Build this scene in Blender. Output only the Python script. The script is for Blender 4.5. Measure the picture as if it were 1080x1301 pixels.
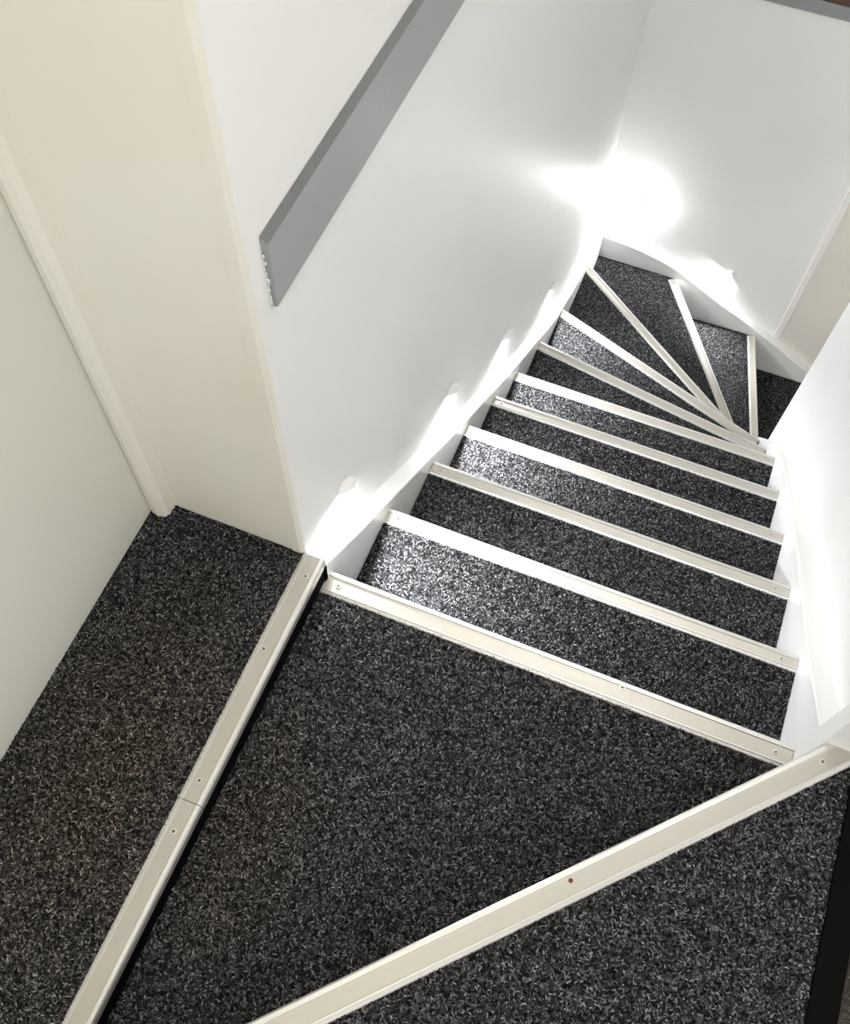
import bpy, bmesh, math, random
import numpy as np
from mathutils import Matrix, Vector

for o in list(bpy.data.objects):
    bpy.data.objects.remove(o)
random.seed(4)
RNG = np.random.default_rng(11)
C = bpy.context.scene.collection
SC = bpy.context.scene

# ------------------------------------------------------------------ camera
cam_d = bpy.data.cameras.new('camera')
cam = bpy.data.objects.new('camera', cam_d)
C.objects.link(cam)
yaw, pitch, roll = -0.352432, 1.072844, -0.034003
fwd = Vector((math.sin(yaw)*math.cos(pitch), math.cos(yaw)*math.cos(pitch), -math.sin(pitch)))
rgt = Vector((math.cos(yaw), -math.sin(yaw), 0))
dwn = fwd.cross(rgt)
rgt2 = math.cos(roll)*rgt + math.sin(roll)*dwn
dwn2 = fwd.cross(rgt2)
M = Matrix((( rgt2.x, -dwn2.x, -fwd.x, 0.357747),
            ( rgt2.y, -dwn2.y, -fwd.y, -0.561257),
            ( rgt2.z, -dwn2.z, -fwd.z, 1.401396),
            (0, 0, 0, 1)))
cam.matrix_world = M
cam_d.sensor_fit = 'HORIZONTAL'
cam_d.sensor_width = 36
cam_d.lens = 1261.879/1080*36
cam_d.clip_start = 0.02
SC.camera = cam

# ------------------------------------------------------------------ world, light, exposure
world = bpy.data.worlds.new('world')
SC.world = world
world.use_nodes = True
bg = world.node_tree.nodes['Background']
bg.inputs[0].default_value = (1.0, 0.975, 0.92, 1)
bg.inputs[1].default_value = 1.6
SC.view_settings.view_transform = 'Standard'
SC.view_settings.look = 'None'
SC.view_settings.exposure = 0.0
SC.view_settings.gamma = 1.0
SC.view_settings.use_curve_mapping = False
SC.cycles.max_bounces = 16
SC.cycles.diffuse_bounces = 10

CEIL = 2.30
LAMP_POWER = 38.0        # ceiling lamp over the flight
LANDING_POWER = 16.0      # ceiling lamp over the landing
STEP_STRENGTH = 1900.0   # emission of the step lights
STEP_SPOT = 16.0         # what their lenses throw onto the treads


# ------------------------------------------------------------------ materials
def new_mat(name):
    m = bpy.data.materials.new(name)
    m.use_nodes = True
    return m, m.node_tree, m.node_tree.nodes['Principled BSDF']


def paint(name, col, rough=0.35, bump=0.12, scale=38.0, mottled=0.03, coat=0.0, stain=None):
    m, t, b = new_mat(name)
    n = t.nodes
    tc = n.new('ShaderNodeTexCoord')
    big = n.new('ShaderNodeTexNoise'); big.inputs['Scale'].default_value = 3.1; big.inputs['Detail'].default_value = 5
    t.links.new(tc.outputs['Object'], big.inputs['Vector'])
    ramp = n.new('ShaderNodeMix'); ramp.data_type = 'RGBA'
    lo = tuple(c*(1-mottled*2) for c in (stain or col))
    ramp.inputs[6].default_value = (*lo, 1)
    ramp.inputs[7].default_value = (*col, 1)
    mr = n.new('ShaderNodeMapRange'); mr.inputs[1].default_value = 0.33; mr.inputs[2].default_value = 0.6
    t.links.new(big.outputs['Fac'], mr.inputs[0])
    t.links.new(mr.outputs[0], ramp.inputs[0])
    t.links.new(ramp.outputs[2], b.inputs['Base Color'])
    b.inputs['Roughness'].default_value = rough
    if coat:
        b.inputs['Coat Weight'].default_value = coat
        b.inputs['Coat Roughness'].default_value = 0.12
    fine = n.new('ShaderNodeTexNoise'); fine.inputs['Scale'].default_value = scale; fine.inputs['Detail'].default_value = 3
    t.links.new(tc.outputs['Object'], fine.inputs['Vector'])
    bp = n.new('ShaderNodeBump'); bp.inputs['Strength'].default_value = bump; bp.inputs['Distance'].default_value = 0.004
    t.links.new(fine.outputs['Fac'], bp.inputs['Height'])
    t.links.new(bp.outputs[0], b.inputs['Normal'])
    return m


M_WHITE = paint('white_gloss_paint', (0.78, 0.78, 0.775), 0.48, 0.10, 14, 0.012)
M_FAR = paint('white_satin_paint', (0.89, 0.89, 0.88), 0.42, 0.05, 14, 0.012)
M_STRING = paint('stringer_paint', (0.82, 0.82, 0.815), 0.28, 0.08, 22, 0.01)
M_CREAM = paint('cream_paint', (0.78, 0.765, 0.70), 0.5, 0.10, 45, 0.02, stain=(0.78, 0.745, 0.67))
M_SIDE = paint('pale_paint', (0.70, 0.70, 0.64), 0.5, 0.06, 30, 0.015)
M_BEIGE = paint('beige_panel_paint', (0.79, 0.76, 0.70), 0.42, 0.05, 30, 0.02)
M_GREY = paint('grey_paint', (0.31, 0.322, 0.335), 0.42, 0.12, 60, 0.06)
M_GREY_SHADE = paint('shaded_grey_edge', (0.17, 0.175, 0.175), 0.6, 0.2, 120, 0.08)  # darker copy of the grey paint: shade on the board's top edge, painted in
M_BLACK = paint('black_rubber', (0.004, 0.004, 0.004), 0.7, 0.1, 90, 0.1)
M_BLACK.node_tree.nodes['Principled BSDF'].inputs['Specular IOR Level'].default_value = 0.03
M_CEIL = paint('ceiling_paint', (0.80, 0.79, 0.76), 0.8, 0.05, 40, 0.01)
M_CAULK = paint('caulk', (0.82, 0.82, 0.79), 0.4, 0.3, 160, 0.02)


def metal(name, col, rough, dirt=(0.52, 0.47, 0.40)):
    m, t, b = new_mat(name)
    n = t.nodes
    tc = n.new('ShaderNodeTexCoord')
    big = n.new('ShaderNodeTexNoise'); big.inputs['Scale'].default_value = 6; big.inputs['Detail'].default_value = 6
    t.links.new(tc.outputs['Object'], big.inputs['Vector'])
    mr = n.new('ShaderNodeMapRange'); mr.inputs[1].default_value = 0.56; mr.inputs[2].default_value = 0.8; mr.inputs[4].default_value = 0.35
    t.links.new(big.outputs['Fac'], mr.inputs[0])
    mx = n.new('ShaderNodeMix'); mx.data_type = 'RGBA'
    mx.inputs[6].default_value = (*col, 1); mx.inputs[7].default_value = (*dirt, 1)
    t.links.new(mr.outputs[0], mx.inputs[0])
    t.links.new(mx.outputs[2], b.inputs['Base Color'])
    b.inputs['Metallic'].default_value = 0.7
    mp = n.new('ShaderNodeMapping'); mp.inputs['Scale'].default_value = (4, 700, 700)
    t.links.new(tc.outputs['Object'], mp.inputs['Vector'])
    br = n.new('ShaderNodeTexNoise'); br.inputs['Scale'].default_value = 1; br.inputs['Detail'].default_value = 2
    t.links.new(mp.outputs[0], br.inputs['Vector'])
    rr = n.new('ShaderNodeMapRange'); rr.inputs[3].default_value = rough-0.06; rr.inputs[4].default_value = rough+0.10
    t.links.new(br.outputs['Fac'], rr.inputs[0])
    t.links.new(rr.outputs[0], b.inputs['Roughness'])
    bp = n.new('ShaderNodeBump'); bp.inputs['Strength'].default_value = 0.06; bp.inputs['Distance'].default_value = 0.001
    t.links.new(br.outputs['Fac'], bp.inputs['Height'])
    t.links.new(bp.outputs[0], b.inputs['Normal'])
    return m


M_ALU = metal('brushed_aluminium', (0.64, 0.63, 0.605), 0.34)
M_BAND = metal('satin_aluminium_band', (0.50, 0.475, 0.43), 0.42)
M_SCREW = metal('steel_screw', (0.62, 0.60, 0.57), 0.3)
M_HOLE = paint('screw_recess', (0.03, 0.028, 0.025), 0.6, 0.0)
M_RUST = paint('rust', (0.20, 0.06, 0.03), 0.8, 0.2, 300, 0.1)


def carpet_base(name, lo, hi):
    m, t, b = new_mat(name)
    n = t.nodes
    tc = n.new('ShaderNodeTexCoord')
    nz = n.new('ShaderNodeTexNoise'); nz.inputs['Scale'].default_value = 330; nz.inputs['Detail'].default_value = 4; nz.inputs['Distortion'].default_value = 1.2
    t.links.new(tc.outputs['Object'], nz.inputs['Vector'])
    mr = n.new('ShaderNodeMapRange'); mr.inputs[1].default_value = 0.48; mr.inputs[2].default_value = 0.72
    t.links.new(nz.outputs['Fac'], mr.inputs[0])
    mx = n.new('ShaderNodeMix'); mx.data_type = 'RGBA'
    mx.inputs[6].default_value = (*lo, 1); mx.inputs[7].default_value = (*hi, 1)
    t.links.new(mr.outputs[0], mx.inputs[0])
    t.links.new(mx.outputs[2], b.inputs['Base Color'])
    b.inputs['Roughness'].default_value = 0.95
    b.inputs['Specular IOR Level'].default_value = 0.1
    bp = n.new('ShaderNodeBump'); bp.inputs['Strength'].default_value = 0.7; bp.inputs['Distance'].default_value = 0.003
    t.links.new(nz.outputs['Fac'], bp.inputs['Height'])
    t.links.new(bp.outputs[0], b.inputs['Normal'])
    return m


M_CARPET = carpet_base('carpet_backing', (0.004, 0.004, 0.0045), (0.03, 0.03, 0.031))
M_OLD = carpet_base('brown_grey_carpet', (0.035, 0.031, 0.026), (0.13, 0.12, 0.105))

m, t, b = new_mat('carpet_fibre')
at = t.nodes.new('ShaderNodeAttribute'); at.attribute_name = 'Col'
t.links.new(at.outputs['Color'], b.inputs['Base Color'])
b.inputs['Roughness'].default_value = 0.75
b.inputs['Specular IOR Level'].default_value = 0.25
M_FIBRE = m

m, t, b = new_mat('dark_wood')
n = t.nodes
tc = n.new('ShaderNodeTexCoord')
mp = n.new('ShaderNodeMapping'); mp.inputs['Scale'].default_value = (6, 90, 90)
t.links.new(tc.outputs['Object'], mp.inputs['Vector'])
nz = n.new('ShaderNodeTexNoise'); nz.inputs['Scale'].default_value = 1.0; nz.inputs['Detail'].default_value = 5; nz.inputs['Distortion'].default_value = 0.6
t.links.new(mp.outputs[0], nz.inputs['Vector'])
cr = n.new('ShaderNodeValToRGB')
cr.color_ramp.elements[0].position = 0.35; cr.color_ramp.elements[0].color = (0.012, 0.006, 0.005, 1)
cr.color_ramp.elements[1].position = 0.7; cr.color_ramp.elements[1].color = (0.13, 0.075, 0.06, 1)
t.links.new(nz.outputs['Fac'], cr.inputs[0])
t.links.new(cr.outputs[0], b.inputs['Base Color'])
b.inputs['Roughness'].default_value = 0.5
M_WOOD = m


def emitter(name, col, strength):
    m, t, b = new_mat(name)
    b.inputs['Base Color'].default_value = (0.9, 0.9, 0.9, 1)
    b.inputs['Emission Color'].default_value = (*col, 1)
    b.inputs['Emission Strength'].default_value = strength
    return m


M_LENS = emitter('step_light_lens', (0.97, 0.985, 1.0), STEP_STRENGTH)
M_BULB = emitter('round_lens', (0.97, 0.985, 1.0), 1150.0)
M_SHADE_A = emitter('ceiling_lamp_glass', (1.0, 0.995, 0.985), LAMP_POWER)
M_SHADE_B = emitter('landing_lamp_glass', (1.0, 0.95, 0.86), LANDING_POWER)


# ------------------------------------------------------------------ builders
def link_mesh(name, me, mat, parent=None):
    me.materials.append(mat)
    o = bpy.data.objects.new(name, me)
    C.objects.link(o)
    if parent:
        o.parent = parent
    return o


def from_bm(name, bm, mat, parent=None, smooth=False):
    bmesh.ops.recalc_face_normals(bm, faces=bm.faces)
    me = bpy.data.meshes.new(name)
    bm.to_mesh(me); bm.free()
    if smooth:
        me.polygons.foreach_set('use_smooth', [True]*len(me.polygons))
    return link_mesh(name, me, mat, parent)


def tag(o, label=None, cat=None, group=None, kind=None):
    if label: o['label'] = label
    if cat: o['category'] = cat
    if group: o['group'] = group
    if kind: o['kind'] = kind
    return o


def empty(name, loc=(0, 0, 0)):
    o = bpy.data.objects.new(name, None)
    o.empty_display_size = 0.05
    o.location = loc
    C.objects.link(o)
    return o


def box_bm(x0, x1, y0, y1, z0, z1, bevel=0.0, seg=2):
    bm = bmesh.new()
    bmesh.ops.create_cube(bm, size=1)
    for v in bm.verts:
        v.co = Vector((x0 if v.co.x < 0 else x1, y0 if v.co.y < 0 else y1, z0 if v.co.z < 0 else z1))
    if bevel:
        bmesh.ops.bevel(bm, geom=list(bm.edges), offset=bevel, segments=seg, profile=0.5, affect='EDGES')
    return bm


def box(name, x0, x1, y0, y1, z0, z1, mat, parent=None, bevel=0.0):
    return from_bm(name, box_bm(x0, x1, y0, y1, z0, z1, bevel), mat, parent)


def prism_bm(poly, axis, a0, a1, bevel=0.0):
    """polygon of 2-D points extruded along an axis; axis 2: (x,y), axis 0: (y,z), axis 1: (x,z)"""
    def at(p, a):
        return {2: (p[0], p[1], a), 0: (a, p[0], p[1]), 1: (p[0], a, p[1])}[axis]
    bm = bmesh.new()
    lo = [bm.verts.new(at(p, a0)) for p in poly]
    hi = [bm.verts.new(at(p, a1)) for p in poly]
    k = len(poly)
    bm.faces.new(lo); bm.faces.new(hi)
    for i in range(k):
        bm.faces.new((lo[i], lo[(i+1) % k], hi[(i+1) % k], hi[i]))
    if bevel:
        bmesh.ops.recalc_face_normals(bm, faces=bm.faces)
        sharp = [e for e in bm.edges if len(e.link_faces) == 2 and e.calc_face_angle(0) > 0.6]
        bmesh.ops.bevel(bm, geom=sharp, offset=bevel, segments=3, profile=0.5, affect='EDGES')
    return bm


def spline(pts, n=8):
    out = []
    P = [np.array(p, float) for p in pts]
    P = [2*P[0]-P[1]] + P + [2*P[-1]-P[-2]]
    for i in range(1, len(P)-2):
        for j in range(n):
            u = j/n
            a, b_, c, d = P[i-1:i+3]
            out.append(tuple(0.5*((2*b_)+(c-a)*u+(2*a-5*b_+4*c-d)*u*u+(3*b_-a-3*c+d)*u**3)))
    out.append(tuple(P[-2]))
    return out


def struct(o):
    o['kind'] = 'structure'
    return o


# carpet pile ---------------------------------------------------------------
PAL = np.array([(0.004, 0.004, 0.0045), (0.010, 0.010, 0.011), (0.020, 0.020, 0.021), (0.038, 0.038, 0.0395),
                (0.068, 0.068, 0.071), (0.12, 0.12, 0.125), (0.20, 0.20, 0.207)])
PAL_W = np.array([0.16, 0.18, 0.19, 0.18, 0.15, 0.10, 0.04])


def inside(poly, x, y):
    r = np.zeros(len(x), bool)
    j = len(poly)-1
    for i in range(len(poly)):
        xi, yi = poly[i]; xj, yj = poly[j]
        c = ((yi > y) != (yj > y)) & (x < (xj-xi)*(y-yi)/((yj-yi) if yj != yi else 1e-12)+xi)
        r ^= c
        j = i
    return r


def pile(poly, z, parent, density, warm=None, cut=None):
    px = [p[0] for p in poly]; py = [p[1] for p in poly]
    x0, x1, y0, y1 = min(px), max(px), min(py), max(py)
    n_ = int((x1-x0)*(y1-y0)*density)
    x = RNG.uniform(x0, x1, n_); y = RNG.uniform(y0, y1, n_)
    ok = inside(poly, x, y)
    if cut is not None:
        ok &= cut(x, y)
    x = x[ok]; y = y[ok]; k = len(x)
    th = RNG.uniform(0, 2*np.pi, k)
    L = RNG.uniform(0.0028, 0.0062, k); w = RNG.uniform(0.0005, 0.00085, k); h = RNG.uniform(0.0010, 0.0030, k)
    dx, dy = np.cos(th), np.sin(th)
    curl = RNG.uniform(-0.35, 0.35, k)
    V = np.zeros((k, 6, 3), np.float32)
    for s, (u, zz) in enumerate(((-0.5, 0.0), (0.0, 1.0), (0.5, 0.15))):
        cx = x+dx*L*u-dy*L*curl*(0.25-u*u)
        cy = y+dy*L*u+dx*L*curl*(0.25-u*u)
        for q, sg in enumerate((-1, 1)):
            V[:, s*2+q, 0] = cx-dy*w*sg
            V[:, s*2+q, 1] = cy+dx*w*sg
            V[:, s*2+q, 2] = z+0.0003+h*zz
    col = PAL[RNG.choice(len(PAL), k, p=PAL_W/PAL_W.sum())]
    col = col*RNG.uniform(1.1, 1.85, (k, 1))
    tint = np.ones((k, 3))+RNG.normal(0, 0.05, (k, 3))
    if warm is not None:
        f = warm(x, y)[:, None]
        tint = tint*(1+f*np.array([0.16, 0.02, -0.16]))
    col = np.clip(col*tint, 0, 1)
    F = (np.arange(k)*6)[:, None, None]+np.array([[0, 2, 3, 1], [2, 4, 5, 3]])[None]
    F = F.reshape(-1)
    me = bpy.data.meshes.new('carpet_pile')
    me.vertices.add(k*6); me.vertices.foreach_set('co', V.reshape(-1))
    me.loops.add(len(F)); me.loops.foreach_set('vertex_index', F.astype(np.int32))
    nf = len(F)//4
    me.polygons.add(nf); me.polygons.foreach_set('loop_start', np.arange(nf, dtype=np.int32)*4)
    me.update(calc_edges=True)
    ca = me.color_attributes.new('Col', 'FLOAT_COLOR', 'POINT')
    full = np.ones((k, 6, 4), np.float32); full[:, :, :3] = col[:, None, :]
    ca.data.foreach_set('color', full.reshape(-1))
    o = link_mesh('carpet_pile', me, M_FIBRE, parent)
    o['kind'] = 'stuff'
    return o


# aluminium nosing ----------------------------------------------------------
def screw_mesh(kind):
    bm = bmesh.new()
    n_ = 14
    prof = [(0.0, -0.0004), (0.0012, -0.0004), (0.0014, 0.0007), (0.0042, 0.0005), (0.0046, -0.0006)]
    if kind != 'landing':
        prof = [(r_*(0.85 if kind == 'flight' else 0.65), z_) for r_, z_ in prof]
    rings = []
    for r_, z_ in prof:
        if r_ == 0:
            rings.append([bm.verts.new((0, 0, z_))])
        else:
            rings.append([bm.verts.new((r_*math.cos(2*math.pi*i/n_), r_*math.sin(2*math.pi*i/n_), z_)) for i in range(n_)])
    for a, b_ in zip(rings, rings[1:]):
        for i in range(n_):
            j = (i+1) % n_
            if len(a) == 1:
                f = bm.faces.new((a[0], b_[i], b_[j])); f.material_index = 1
            else:
                f = bm.faces.new((a[i], b_[i], b_[j], a[j]))
                if a is rings[1]: f.material_index = 1
    # cross recess
    for q in range(2):
        mm = Matrix.Rotation(math.pi/2*q+0.5, 3, 'Z')
        vs = [bm.verts.new(mm @ Vector(c)) for c in ((-0.0026, -0.0005, 0.0008), (0.0026, -0.0005, 0.0008), (0.0026, 0.0005, 0.0008), (-0.0026, 0.0005, 0.0008))]
        f = bm.faces.new(vs); f.material_index = 1
    bmesh.ops.recalc_face_normals(bm, faces=bm.faces)
    me = bpy.data.meshes.new('screw')
    bm.to_mesh(me); bm.free()
    me.materials.append(M_SCREW if kind != 'rust' else M_RUST)
    me.materials.append(M_HOLE if kind != 'rust' else M_RUST)
    return me


SCREWS = {k: screw_mesh(k) for k in ('landing', 'flight', 'rust')}


def nosing(a, b_, back, z, w, parent, screws=(), kind='flight', name='stair_nosing', lip=0.024):
    """aluminium nosing: outer edge from a to b_, running back over the tread in direction 'back'"""
    a = Vector((a[0], a[1])); b_ = Vector((b_[0], b_[1])); bk = Vector(back).normalized()
    L = (b_-a).length
    ex = (b_-a).normalized()
    T = [(0.0, 0.0025), (0.0022, 0.0052), (0.0075, 0.0055), (0.0085, 0.0040), (w-0.0085, 0.0036),
         (w-0.0080, 0.0046), (w-0.0062, 0.0046), (w-0.0056, 0.0032), (w-0.0012, 0.0024), (w, 0.0010)]
    bm = bmesh.new()
    tp = [[bm.verts.new((x_, d, zz)) for d, zz in T] for x_ in (0, L)]
    bt = [[bm.verts.new((x_, d, 0.0002)) for d, zz in T] for x_ in (0, L)]
    for i in range(len(T)-1):
        bm.faces.new((tp[0][i], tp[1][i], tp[1][i+1], tp[0][i+1]))
        bm.faces.new((bt[0][i], bt[1][i], bt[1][i+1], bt[0][i+1]))
        for q in (0, 1):
            bm.faces.new((tp[q][i], tp[q][i+1], bt[q][i+1], bt[q][i]))
    bm.faces.new((tp[0][0], tp[1][0], bt[1][0], bt[0][0]))
    bm.faces.new((tp[0][-1], tp[1][-1], bt[1][-1], bt[0][-1]))
    lv = [[bm.verts.new((x_, d, zz)) for d, zz in ((0.0, 0.0002), (0.0015, 0.0002), (0.0015, -lip), (0.0, -lip))] for x_ in (0, L)]
    for i in range(4):
        bm.faces.new((lv[0][i], lv[1][i], lv[1][(i+1) % 4], lv[0][(i+1) % 4]))
    bm.faces.new(lv[0]); bm.faces.new(lv[1])
    o = from_bm(name, bm, M_ALU, parent)
    o.data.materials.append(M_BAND)
    for pf in o.data.polygons:
        if pf.center.z > 0.003 and 0.0090 < pf.center.y < w-0.0090:
            pf.material_index = 1
    # local x along the nose, local y = back
    perp = Vector((-ex.y, ex.x))
    sgn = 1 if perp.dot(bk) > 0 else -1
    if sgn < 0:
        for v in o.data.vertices:
            v.co.y *= -1
        o.data.flip_normals()
    o.matrix_basis = Matrix.Translation((a.x, a.y, z)) @ Matrix.Rotation(math.atan2(ex.y, ex.x), 4, 'Z')
    for s in screws:
        d, off = s[0], s[1]
        k = s[2] if len(s) > 2 else kind
        so = bpy.data.objects.new('screw', SCREWS[k])
        C.objects.link(so); so.parent = o
        so.location = (d if d >= 0 else L+d, sgn*off, 0.0042)
        so.rotation_euler.z = random.uniform(0, 3)
    return o


# ------------------------------------------------------------------ dimensions
G, R = 0.22713, 0.18023
W = 0.75
H1, H2 = 0.06, 0.13          # left step, right landing
XA = -0.034                  # white wall face
YB = -0.012                  # cream wall face
XL = -0.281                  # far left wall face
YS, YW = 2.345, 2.380        # far stringer face, far wall face
XR = 0.780                   # partition face
YE = 1.490                   # partition end
ZB = -2.45                   # bottom

# ------------------------------------------------------------------ setting: walls
# white wall along the flight
bm = prism_bm([(XA, YB+0.001), (XA, 3.4), (-0.20, 3.4), (-0.20, YB+0.001)], 2, ZB, CEIL, 0.0)
ed = [e for e in bm.edges if all(abs(v.co.x-XA) < 1e-5 and abs(v.co.y-YB-0.001) < 1e-5 for v in e.verts)]
bmesh.ops.bevel(bm, geom=ed, offset=0.006, segments=4, profile=0.5, affect='EDGES')
struct(from_bm('wall_left', bm, M_WHITE))
# cream wall facing the landing, with its raised corner strip
struct(box('wall_near', XL-0.1, -0.045, YB, YB+0.06, -0.4, CEIL, M_CREAM))
st = struct(from_bm('trim_1', prism_bm([(-0.054, YB+0.01), (-0.054, YB-0.0016), (-0.040, YB-0.0016), (-0.0345, YB+0.003), (-0.0345, YB+0.01)], 2, H1, CEIL), M_CREAM))
# wall at the far left of the landing
struct(from_bm('wall_side', prism_bm([(XL-0.002, YB+0.03), (XL+0.012, -1.6), (XL-0.12, -1.6), (XL-0.12, YB+0.03)], 2, -0.4, CEIL), M_SIDE))
# far wall below the grey capping, beige part right of the batten
FT = -0.4515
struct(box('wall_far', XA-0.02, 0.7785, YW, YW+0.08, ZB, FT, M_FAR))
struct(box('wall_far_right', 0.7785, 1.9, YW, YW+0.08, ZB, FT, M_BEIGE))
tr = struct(box('trim_2', 0.770, 0.7945, YW-0.0045, YW+0.002, -1.80, FT, M_FAR, bevel=0.0015))
tr = struct(box('trim_3', XA, 1.9, YW-0.006, YW+0.06, FT, FT+0.041, M_GREY, bevel=0.002))
# alcove behind the capping
struct(box('wall_alcove', XA-0.02, 1.9, 3.0, 3.08, FT-0.1, CEIL, M_FAR))
# partition between the two flights
bm = prism_bm([(XR, -0.02), (XR, YE), (XR+0.10, YE), (XR+0.10, -0.02)], 2, ZB, CEIL)
ed = [e for e in bm.edges if all(abs(v.co.y-YE) < 1e-5 for v in e.verts) and abs(e.verts[0].co.z-e.verts[1].co.z) > 1]
bmesh.ops.bevel(bm, geom=ed, offset=0.004, segments=3, profile=0.5, affect='EDGES')
struct(from_bm('wall_right', bm, M_WHITE))
struct(box('wall_lower_right', 1.88, 1.98, 0.2, YW+0.08, ZB, CEIL, M_WHITE))
struct(box('ceiling', XL-0.12, 1.98, -1.7, 3.1, CEIL, CEIL+0.06, M_CEIL))

# door post at the head of the partition
post = from_bm('door_post', box_bm(0.727, 0.80, -0.032, 0.004, H2-0.4, CEIL-0.002, 0.003), M_WHITE)
tag(post, 'white door post at the top right end of the stairs', 'door post')

# ------------------------------------------------------------------ landing floors
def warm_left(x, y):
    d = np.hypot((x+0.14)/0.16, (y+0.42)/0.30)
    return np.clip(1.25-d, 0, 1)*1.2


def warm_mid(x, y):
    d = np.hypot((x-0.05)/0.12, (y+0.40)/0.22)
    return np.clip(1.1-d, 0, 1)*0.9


# left step
polyL = [(XL-0.01, YB-0.0003), (-0.004, YB-0.0003), (-0.004, -1.5), (XL-0.01, -1.5)]
fl = struct(from_bm('floor_left', prism_bm(polyL, 2, -0.12, H1), M_CARPET))
pile([(XL+0.001, YB-0.001), (-0.033, YB-0.001), (-0.033, -0.80), (XL+0.001, -0.80)], H1, fl, 200000, warm_left)
nosing((0.0, YB+0.0003), (0.0, -0.400), (-1, 0), H1, 0.0362, fl, ((0.035, 0.016), (0.160, 0.0225), (-0.029, 0.019)), 'landing', lip=0.012)
nosing((0.0, -0.4008), (0.0, -1.20), (-1, 0), H1, 0.0362, fl, ((0.041, 0.019), (0.33, 0.019)), 'landing', lip=0.012)
# black riser below it
box('riser', -0.0042, -0.0025, -1.2, YB-0.0001, -0.03, H1-0.001, M_BLACK, fl)

# right landing, its diagonal front edge
DA, DB = Vector((0.730, -0.032)), Vector((0.178, -0.604))
dd = (DB-DA).normalized()
D0 = DA-dd*0.040; D1 = DA+dd*1.085
dback = Vector((-dd.y, dd.x))
if dback.x < 0: dback = -dback
inn = dback*0.006
polyR = [tuple(DA+inn), tuple(D1+inn), (-0.004, -1.5), (0.775, -1.5), (0.775, -0.0325)]
fr = struct(from_bm('floor_right', prism_bm(polyR, 2, -0.12, H2), M_CARPET))
pl = [tuple(DA+dback*0.037), tuple(D1+dback*0.037), (0.768, -0.95), (0.768, -0.034)]
pile(pl, H2, fr, 200000, None)
L_D = 1.085
nosing(D0, D1, dback, H2, 0.038, fr, ((0.060, 0.018), (0.425, 0.014, 'rust'), (0.84, 0.018)), 'landing')
# threshold and the room beyond it
th = from_bm('threshold_strip', box_bm(0.769, 0.804, -1.4, -0.040, H2-0.05, H2+0.004, 0.0015), M_BLACK)
tag(th, 'black threshold strip at the right edge of the carpeted landing', 'threshold')
struct(box('floor_room', 0.8042, 2.2, -1.5, -0.02, H2-0.06, H2-0.002, M_OLD))

# ------------------------------------------------------------------ staircase
stair = empty('staircase', (0, 0, ZB+0.4))
tag(stair, 'dark carpeted winding staircase with aluminium nosings going down between white walls', 'staircase')
INV = Matrix.Translation(stair.location).inverted()


def part(o):
    o.parent = stair
    o.matrix_parent_inverse = INV
    return o


NOSE = [((-0.003, 0.0), (0.7262, 0.0))]
for k in range(1, 6):
    NOSE.append(((0.0005, k*G), (0.7495, k*G)))
NOSE += [((0.0005, 1.409), (0.7495, 1.288)),
         ((0.0005, 1.715), (0.7495, 1.445)),
         ((0.0005, 2.112), (0.762, 1.541)),
         ((0.322, YS-0.0005), (0.838, 1.534)),
         ((0.700, YS-0.0005), (0.905, 1.540))]


def uphill(k):
    a, b_ = NOSE[k]
    ex = Vector((b_[0]-a[0], b_[1]-a[1])).normalized()
    v = Vector((ex.y, -ex.x))
    return v


def shift(p_, v, d):
    return (p_[0]+v.x*d, p_[1]+v.y*d)


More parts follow.
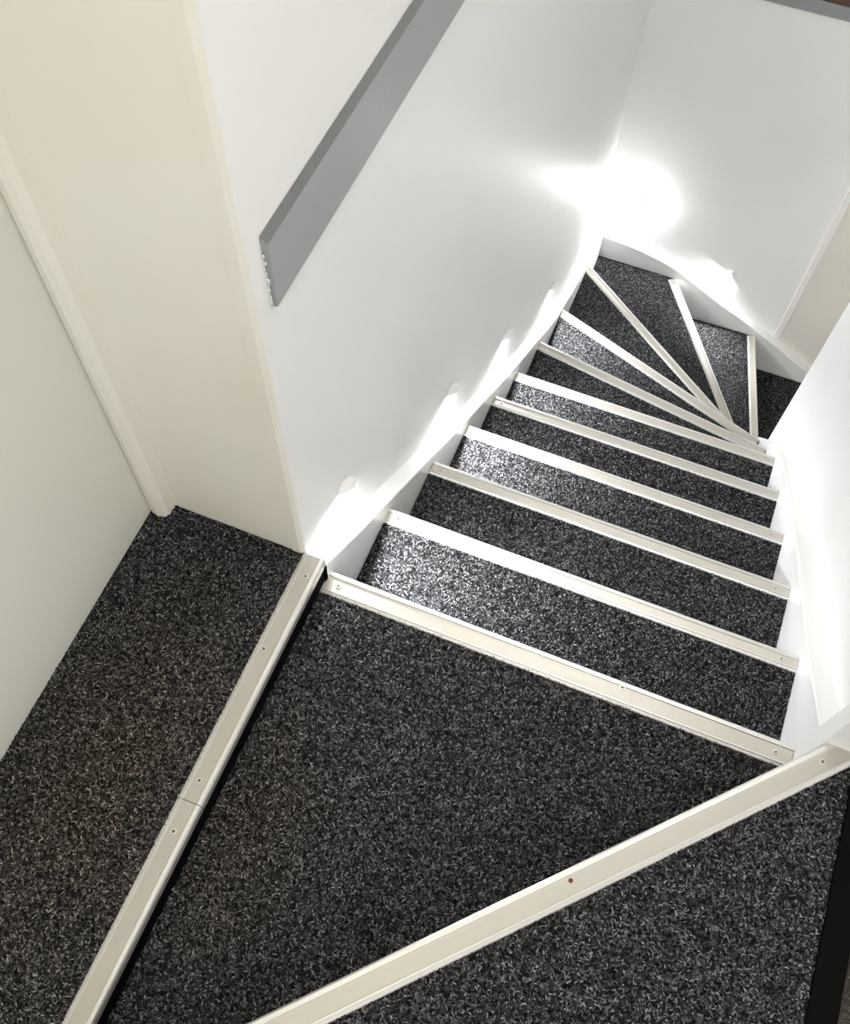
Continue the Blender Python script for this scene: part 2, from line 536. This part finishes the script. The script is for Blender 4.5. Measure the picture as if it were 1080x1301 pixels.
OV = 0.02
for k in range(0, 12):
    z = -k*R
    if k == 0:
        poly = [(-0.004, 0.0), (-0.004, -0.80), tuple(D1+dback*0.02), tuple(DA+dback*0.02-dd*-0.02), (0.7268, -0.0335), (0.7268, 0.0)]
        front = uphill(0)
    else:
        a0, b0 = NOSE[k-1]
        u0 = uphill(k-1)
        if k == 1: a0, b0 = (0.0, 0.0), (0.75, 0.0)
        A0, B0 = shift(a0, u0, OV), shift(b0, u0, OV)
        if k < 11:
            a1, b1 = NOSE[k]
            poly = [A0, B0, b1, a1]
            if k == 9:
                poly = [A0, B0, b1, a1, (0.0, YS)]
            if k == 8:
                poly = [A0, B0, (0.75, 1.50), b1, a1]
        else:
            poly = [A0, B0, (1.85, 1.55), (1.85, YS)]
    if k < 11:
        na, nb = NOSE[k]
        u = uphill(k)
        fp = [shift(q, u, 0.0016) if q in (na, nb) else q for q in poly]
    else:
        fp = poly
    tr = part(from_bm('tread', prism_bm(fp, 2, z-0.032, z), M_CARPET))
    if k == 0:
        den, wm = 200000, warm_mid
        pp = [(-0.002, -0.030), (-0.002, -0.80), tuple(D1), tuple(DA), (0.726, -0.030)]
        cut = None
    else:
        den, wm = (150000 if k < 4 else 100000), None
        pp = poly
        if k < 11:
            ax, ay = na; ux, uy = u.x, u.y
            cut = lambda x, y, ax=ax, ay=ay, ux=ux, uy=uy: ((x-ax)*ux+(y-ay)*uy > 0.028) & (x > 0.002)
        else:
            cut = lambda x, y: x < 1.3
    pile(pp, z, tr, den, wm, cut)
    # riser under the nose
    if k < 11:
        ra, rb = shift(na, u, OV), shift(nb, u, OV)
        if k == 0: ra, rb = (0.001, -OV), (0.725, -OV)
        rc, rd = shift(rb, u, 0.012), shift(ra, u, 0.012)
        part(from_bm('riser', prism_bm([ra, rb, rc, rd], 2, z-R+0.0005, z-0.0325), M_CARPET))
        Ln = math.hypot(nb[0]-na[0], nb[1]-na[1])
        if k == 0:
            o = nosing(na, nb, tuple(u), z, 0.038, None, ((0.024, 0.019), (-0.024, 0.019), (0.475, 0.010)), 'landing')
        else:
            wn = 0.031 if k < 6 else 0.033
            sc = ((0.022, 0.015), (-0.028, 0.015))
            if k in (7, 8): sc = ((0.022, 0.015),)
            if k in (9, 10): sc = ((0.020, 0.016),)
            o = nosing(na, nb, tuple(u), z, wn, None, sc, 'flight')
        ml = o.matrix_basis.copy()
        o.parent = stair; o.matrix_parent_inverse = INV
        o.matrix_basis = ml

# stringers --------------------------------------------------------------------
def strip_mesh(foot, drop):
    """rows of (front xy, wall xy, top z): board standing on edge with an eased front top edge"""
    bm = bmesh.new()
    rows = []
    for a, b_, z_ in foot:
        zb = drop(z_)
        ia = Vector(a); ob = Vector(b_)
        d = (ob-ia).normalized()
        hb = 0.004
        prof = [(ia, zb), (ia, z_-hb), (ia+d*hb*0.3, z_-hb*0.3), (ia+d*hb, z_), (ob, z_), (ob, zb)]
        rows.append([bm.verts.new((q.x, q.y, zz)) for q, zz in prof])
    for r0, r1 in zip(rows, rows[1:]):
        for i in range(6):
            j = (i+1) % 6
            bm.faces.new((r0[i], r1[i], r1[j], r0[j]))
    bm.faces.new(rows[0]); bm.faces.new(rows[-1])
    return bm


top = spline([(YB+0.0005, 0.0510), (0.0, 0.041), (0.22, -0.1425), (0.67, -0.502), (1.10, -0.832), (1.338, -1.003), (1.632, -1.206), (2.0, -1.385), (YS, -1.512)], 6)
o = part(from_bm('stringer', strip_mesh([((0.0, y), (XA+0.0002, y), z_) for y, z_ in top], lambda z_: z_-0.40), M_STRING))
o['label'] = 'white stringer with a flat ledge along the left wall'
top = spline([(XA+0.0005, -1.505), (0.0, -1.512), (0.16, -1.532), (0.319, -1.578), (0.52, -1.682), (0.626, -1.733), (0.793, -1.82), (0.949, -1.91), (1.5, -2.22)], 6)
o = part(from_bm('stringer', strip_mesh([((x, YS), (x, YW-0.0002), z_) for x, z_ in top], lambda z_: ZB+0.02), M_STRING))
o['label'] = 'white stringer along the far wall'

# right stringer: wraps round the end of the partition
path = [(0.0045, 0.046), (0.064, 0.004), (0.213, -0.122), (0.413, -0.271), (0.683, -0.477), (0.975, -0.716), (1.15, -0.872), (1.261, -0.998), (1.36, -1.13), (1.44, -1.24), (1.478, -1.285)]
sp = spline(path, 5)
foot = []      # (outer face xy, wall side xy, top z)
for y, z_ in sp:
    foot.append(((0.75, y), (XR-0.0002, min(y, YE+0.0002)), z_))
N_ARC = 12
for i in range(1, N_ARC+1):
    u = i/N_ARC
    a = math.pi/2*u
    wx = XR-0.0002+max(0.0, u-0.5)*2*0.0152
    wy = 1.478+min(1.0, u*2)*0.0122
    foot.append(((0.795-0.045*math.cos(a), 1.478+0.045*math.sin(a)), (wx, wy), -1.285-0.14*u))
for i in range(1, 7):
    x = 0.795+0.110*i/6
    foot.append(((x, 1.523), (x, YE+0.0002), -1.425-0.38*i/6))
bm = strip_mesh(foot, lambda z_: z_-0.42)
o = part(from_bm('stringer', bm, M_STRING))
o['label'] = 'white stringer with a ledge along the right wall, rounded at the lower end'
# bead along its upper front edge
bm = bmesh.new()
rows = []
for y, z_ in sp[2:]:
    rows.append([bm.verts.new(c) for c in ((0.7502, y, z_-0.0135), (0.7475, y, z_-0.0115), (0.7468, y, z_-0.007), (0.7475, y, z_-0.0025), (0.7505, y, z_-0.0005))])
for r0, r1 in zip(rows, rows[1:]):
    for i in range(4):
        bm.faces.new((r0[i], r1[i], r1[i+1], r0[i+1]))
    bm.faces.new((r0[4], r1[4], r1[0], r0[0]))
bm.faces.new(rows[0]); bm.faces.new(rows[-1])
part(from_bm('bead', bm, M_STRING, smooth=False))

# ------------------------------------------------------------------ pipe in the corner of the landing
prof = [(-0.286, YB+0.006), (-0.284, -0.030), (-0.279, -0.0365), (-0.268, -0.0395), (-0.258, -0.037), (-0.2525, -0.030), (-0.2515, YB+0.006)]
o = from_bm('boxed_pipe', prism_bm(prof, 2, H1, CEIL-0.001, 0.0), M_CREAM)
o.name = 'boxed_pipe'
tag(o, 'cream painted vertical pipe in the left corner of the landing', 'pipe')
# paint lump at its foot
# ------------------------------------------------------------------ grey board on the white wall
bd = empty('wall_board', (XA, 0.02, 0.594))
tag(bd, 'grey painted flat board fixed level along the white wall', 'board')
prof = [(XA+0.0002, 0.586), (XA+0.005, 0.587), (XA+0.006, 0.589), (XA+0.006, 0.679), (XA+0.0005, 0.692)]
bm = bmesh.new()
Y0, Y1 = 0.0215, 2.30
r0 = [bm.verts.new((x, Y0+(0.0 if i < 4 else -0.004), z_)) for i, (x, z_) in enumerate(prof)]
r1 = [bm.verts.new((x, Y1, z_)) for x, z_ in prof]
for i in range(5):
    j = (i+1) % 5
    bm.faces.new((r0[i], r1[i], r1[j], r0[j]))
bm.faces.new(r0); bm.faces.new(r1)
bmesh.ops.recalc_face_normals(bm, faces=bm.faces)
bmesh.ops.bevel(bm, geom=[e for e in bm.edges if e.calc_face_angle(0) > 0.3], offset=0.0012, segments=2, profile=0.5, affect='EDGES')
o = from_bm('board', bm, M_GREY); o.data.materials.append(M_GREY_SHADE)
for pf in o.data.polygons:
    if pf.normal.z > 0.25:  # upward faces take the darker grey, shade put into the colour
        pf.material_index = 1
o.parent = bd; o.matrix_parent_inverse = Matrix.Translation(bd.location).inverted()
# lumpy caulk at its end and along its upper edge
bm = bmesh.new()
rr = random.Random(3)
for i in range(22):
    u = i/21
    zz = 0.592+u*0.075+rr.uniform(-0.006, 0.006)
    rad = rr.uniform(0.0005, 0.0013)
    bmesh.ops.create_icosphere(bm, subdivisions=1, radius=rad, matrix=Matrix.Translation((XA+0.0008+rr.uniform(0, 0.0015), Y0-0.003+rr.uniform(-0.0025, 0.0005), zz)) @ Matrix.Diagonal((1.2, 0.8, rr.uniform(1.5, 3.5), 1)))
o = from_bm('caulk', bm, M_CAULK, smooth=True); o.parent = bd; o.matrix_parent_inverse = Matrix.Translation(bd.location).inverted()

# ------------------------------------------------------------------ brown shelf behind the far capping
sh = empty('wooden_shelf', (0.9, 2.7, FT))
tag(sh, 'dark brown wooden ledge above the grey edged far wall', 'ledge')
IV = Matrix.Translation(sh.location).inverted()
yy = YW-0.003
for i, wd in enumerate((0.10, 0.11, 0.12, 0.12, 0.12)):
    o = from_bm('board', box_bm(XA+0.001, 1.879, yy, yy+wd-0.004, FT+0.0412, FT+0.058, 0.003), M_WOOD)
    o.parent = sh; o.matrix_parent_inverse = IV
    yy += wd

# ------------------------------------------------------------------ step lights
def step_light(pos, nrm, beam, label, bare=False):
    """small hooded light: pos on the wall, nrm wall normal, beam direction in the wall plane"""
    e = empty('step_light', pos)
    nrm = Vector(nrm).normalized(); beam = Vector(beam).normalized(); side = nrm.cross(beam)
    rot = Matrix((side, nrm, -beam)).transposed().to_4x4()
    e.matrix_world = Matrix.Translation(pos) @ rot
    tag(e, label, 'step light', 'step lights above the stringers')
    n_ = 14
    if bare:
        # round base on the wall with an uncovered bulb-like lens
        bm = bmesh.new()
        bmesh.ops.create_cone(bm, cap_ends=True, segments=24, radius1=0.022, radius2=0.019, depth=0.006, matrix=Matrix.Translation((0, 0.0035, 0)) @ Matrix.Rotation(-math.pi/2, 4, 'X'))
        from_bm('housing', bm, M_STRING, e)
        bm = bmesh.new()
        prev = None
        for a in (0.0, 0.2, 0.4, 0.6, 0.8, 0.95):
            r_ = 0.013*math.cos(a*math.pi/2); y_ = 0.0068+0.017*math.sin(a*math.pi/2)
            rg = [bm.verts.new((r_*math.cos(2*math.pi*i/20), y_, r_*math.sin(2*math.pi*i/20))) for i in range(20)]
            if prev:
                for i in range(20):
                    bm.faces.new((prev[i], prev[(i+1) % 20], rg[(i+1) % 20], rg[i]))
            prev = rg
        bm.faces.new(prev)
        from_bm('lens', bm, M_BULB, e)
        return e
    # hood: quarter dome, its lower face slanted outwards and filled by the lens
    wv, dp = 0.015, 0.020
    slant = 0.018
    bm = bmesh.new()
    def ring(s, z_, sl):
        return [bm.verts.new((wv*s*math.cos(math.pi*i/n_), dp*s*math.sin(math.pi*i/n_)+0.0004, z_+sl*math.sin(math.pi*i/n_))) for i in range(n_+1)]
    rings = [ring(1.0, -0.0115, slant), ring(1.0, -0.004, slant), ring(0.93, 0.004, slant*0.9), ring(0.70, 0.009, slant*0.7), ring(0.35, 0.012, slant*0.5)]
    for a, b_ in zip(rings, rings[1:]):
        for i in range(n_):
            bm.faces.new((a[i], a[i+1], b_[i+1], b_[i]))
        bm.faces.new((a[0], b_[0], b_[-1], a[-1]))
    bm.faces.new(rings[-1])
    inner = [bm.verts.new((v.co.x*0.86, 0.0012+(v.co.y-0.0004)*0.86, v.co.z+0.0022)) for v in rings[0]]
    for i in range(n_):
        bm.faces.new((rings[0][i], rings[0][i+1], inner[i+1], inner[i]))
    from_bm('housing', bm, M_STRING, e)
    bm = bmesh.new()
    pts = [(wv*0.86*math.cos(math.pi*i/n_), 0.0014+dp*0.86*math.sin(math.pi*i/n_), -0.0098+slant*math.sin(math.pi*i/n_)) for i in range(n_+1)]
    a = [bm.verts.new(p_) for p_ in pts]
    c = [bm.verts.new((x, y, z_+0.001)) for x, y, z_ in pts]
    for i in range(n_):
        bm.faces.new((a[i], a[i+1], c[i+1], c[i]))
    bm.faces.new((a[-1], a[0], c[0], c[-1]))
    bm.faces.new(a); bm.faces.new(c)
    from_bm('lens', bm, M_LENS, e)
    ld = bpy.data.lights.new('bulb', 'SPOT')
    ld.energy = STEP_SPOT; ld.spot_size = math.radians(95); ld.spot_blend = 0.9
    ld.shadow_soft_size = 0.006; ld.color = (0.97, 0.985, 1.0)
    lo = bpy.data.objects.new('bulb', ld); C.objects.link(lo)
    aim = (nrm*0.70+Vector((0, 0, -0.70))).normalized()
    lo.parent = e
    q_ = (rot.to_3x3().inverted() @ aim).to_track_quat('-Z', 'Y')
    lo.rotation_mode = 'QUATERNION'; lo.rotation_quaternion = q_
    lo.location = (0, 0.017, -0.013)
    return e


BM_A = (0, -0.52, -0.85)
step_light((XA, 0.124, 0.046), (1, 0, 0), BM_A, 'lit step light on the left wall nearest the landing corner')
step_light((XA, 0.630, -0.352), (1, 0, 0), BM_A, 'lit step light on the left wall, second from the landing')
step_light((XA, 1.069, -0.672), (1, 0, 0), BM_A, 'lit step light on the left wall, third from the landing')
step_light((XA, 1.608, -1.047), (1, 0, 0), BM_A, 'lit step light on the left wall, fourth and nearest the winding steps')
step_light((0.108, YW, -1.325), (0, -1, 0), (0, 0, -1), 'brightest round step light low on the far wall beside the corner', True)
step_light((0.512, YW, -1.535), (0, -1, 0), (-0.6, 0, -0.8), 'small step light low on the far wall above the last winding steps')


# ------------------------------------------------------------------ ceiling lamps
def ceiling_lamp(x, y, rad, mat, label):
    e = empty('pendant_lamp', (x, y, CEIL))
    tag(e, label, 'lamp')
    bm = bmesh.new()
    bmesh.ops.create_cone(bm, cap_ends=True, segments=28, radius1=0.03, radius2=0.05, depth=0.025, matrix=Matrix.Translation((0, 0, -0.0127)))
    from_bm('ceiling_rose', bm, M_STRING, e)
    bm = bmesh.new()
    bmesh.ops.create_cone(bm, cap_ends=True, segments=12, radius1=0.004, radius2=0.004, depth=0.07, matrix=Matrix.Translation((0, 0, -0.06)))
    from_bm('cord', bm, M_STRING, e)
    bm = bmesh.new()
    bmesh.ops.create_uvsphere(bm, u_segments=28, v_segments=16, radius=rad, matrix=Matrix.Translation((0, 0, -0.095-rad*0.9)) @ Matrix.Diagonal((1, 1, 0.9, 1)))
    from_bm('globe', bm, mat, e, smooth=True)


ceiling_lamp(0.36, 0.95, 0.12, M_SHADE_A, 'round white globe lamp above the flight of stairs')
ceiling_lamp(0.18, -0.42, 0.10, M_SHADE_B, 'round white globe lamp above the landing')
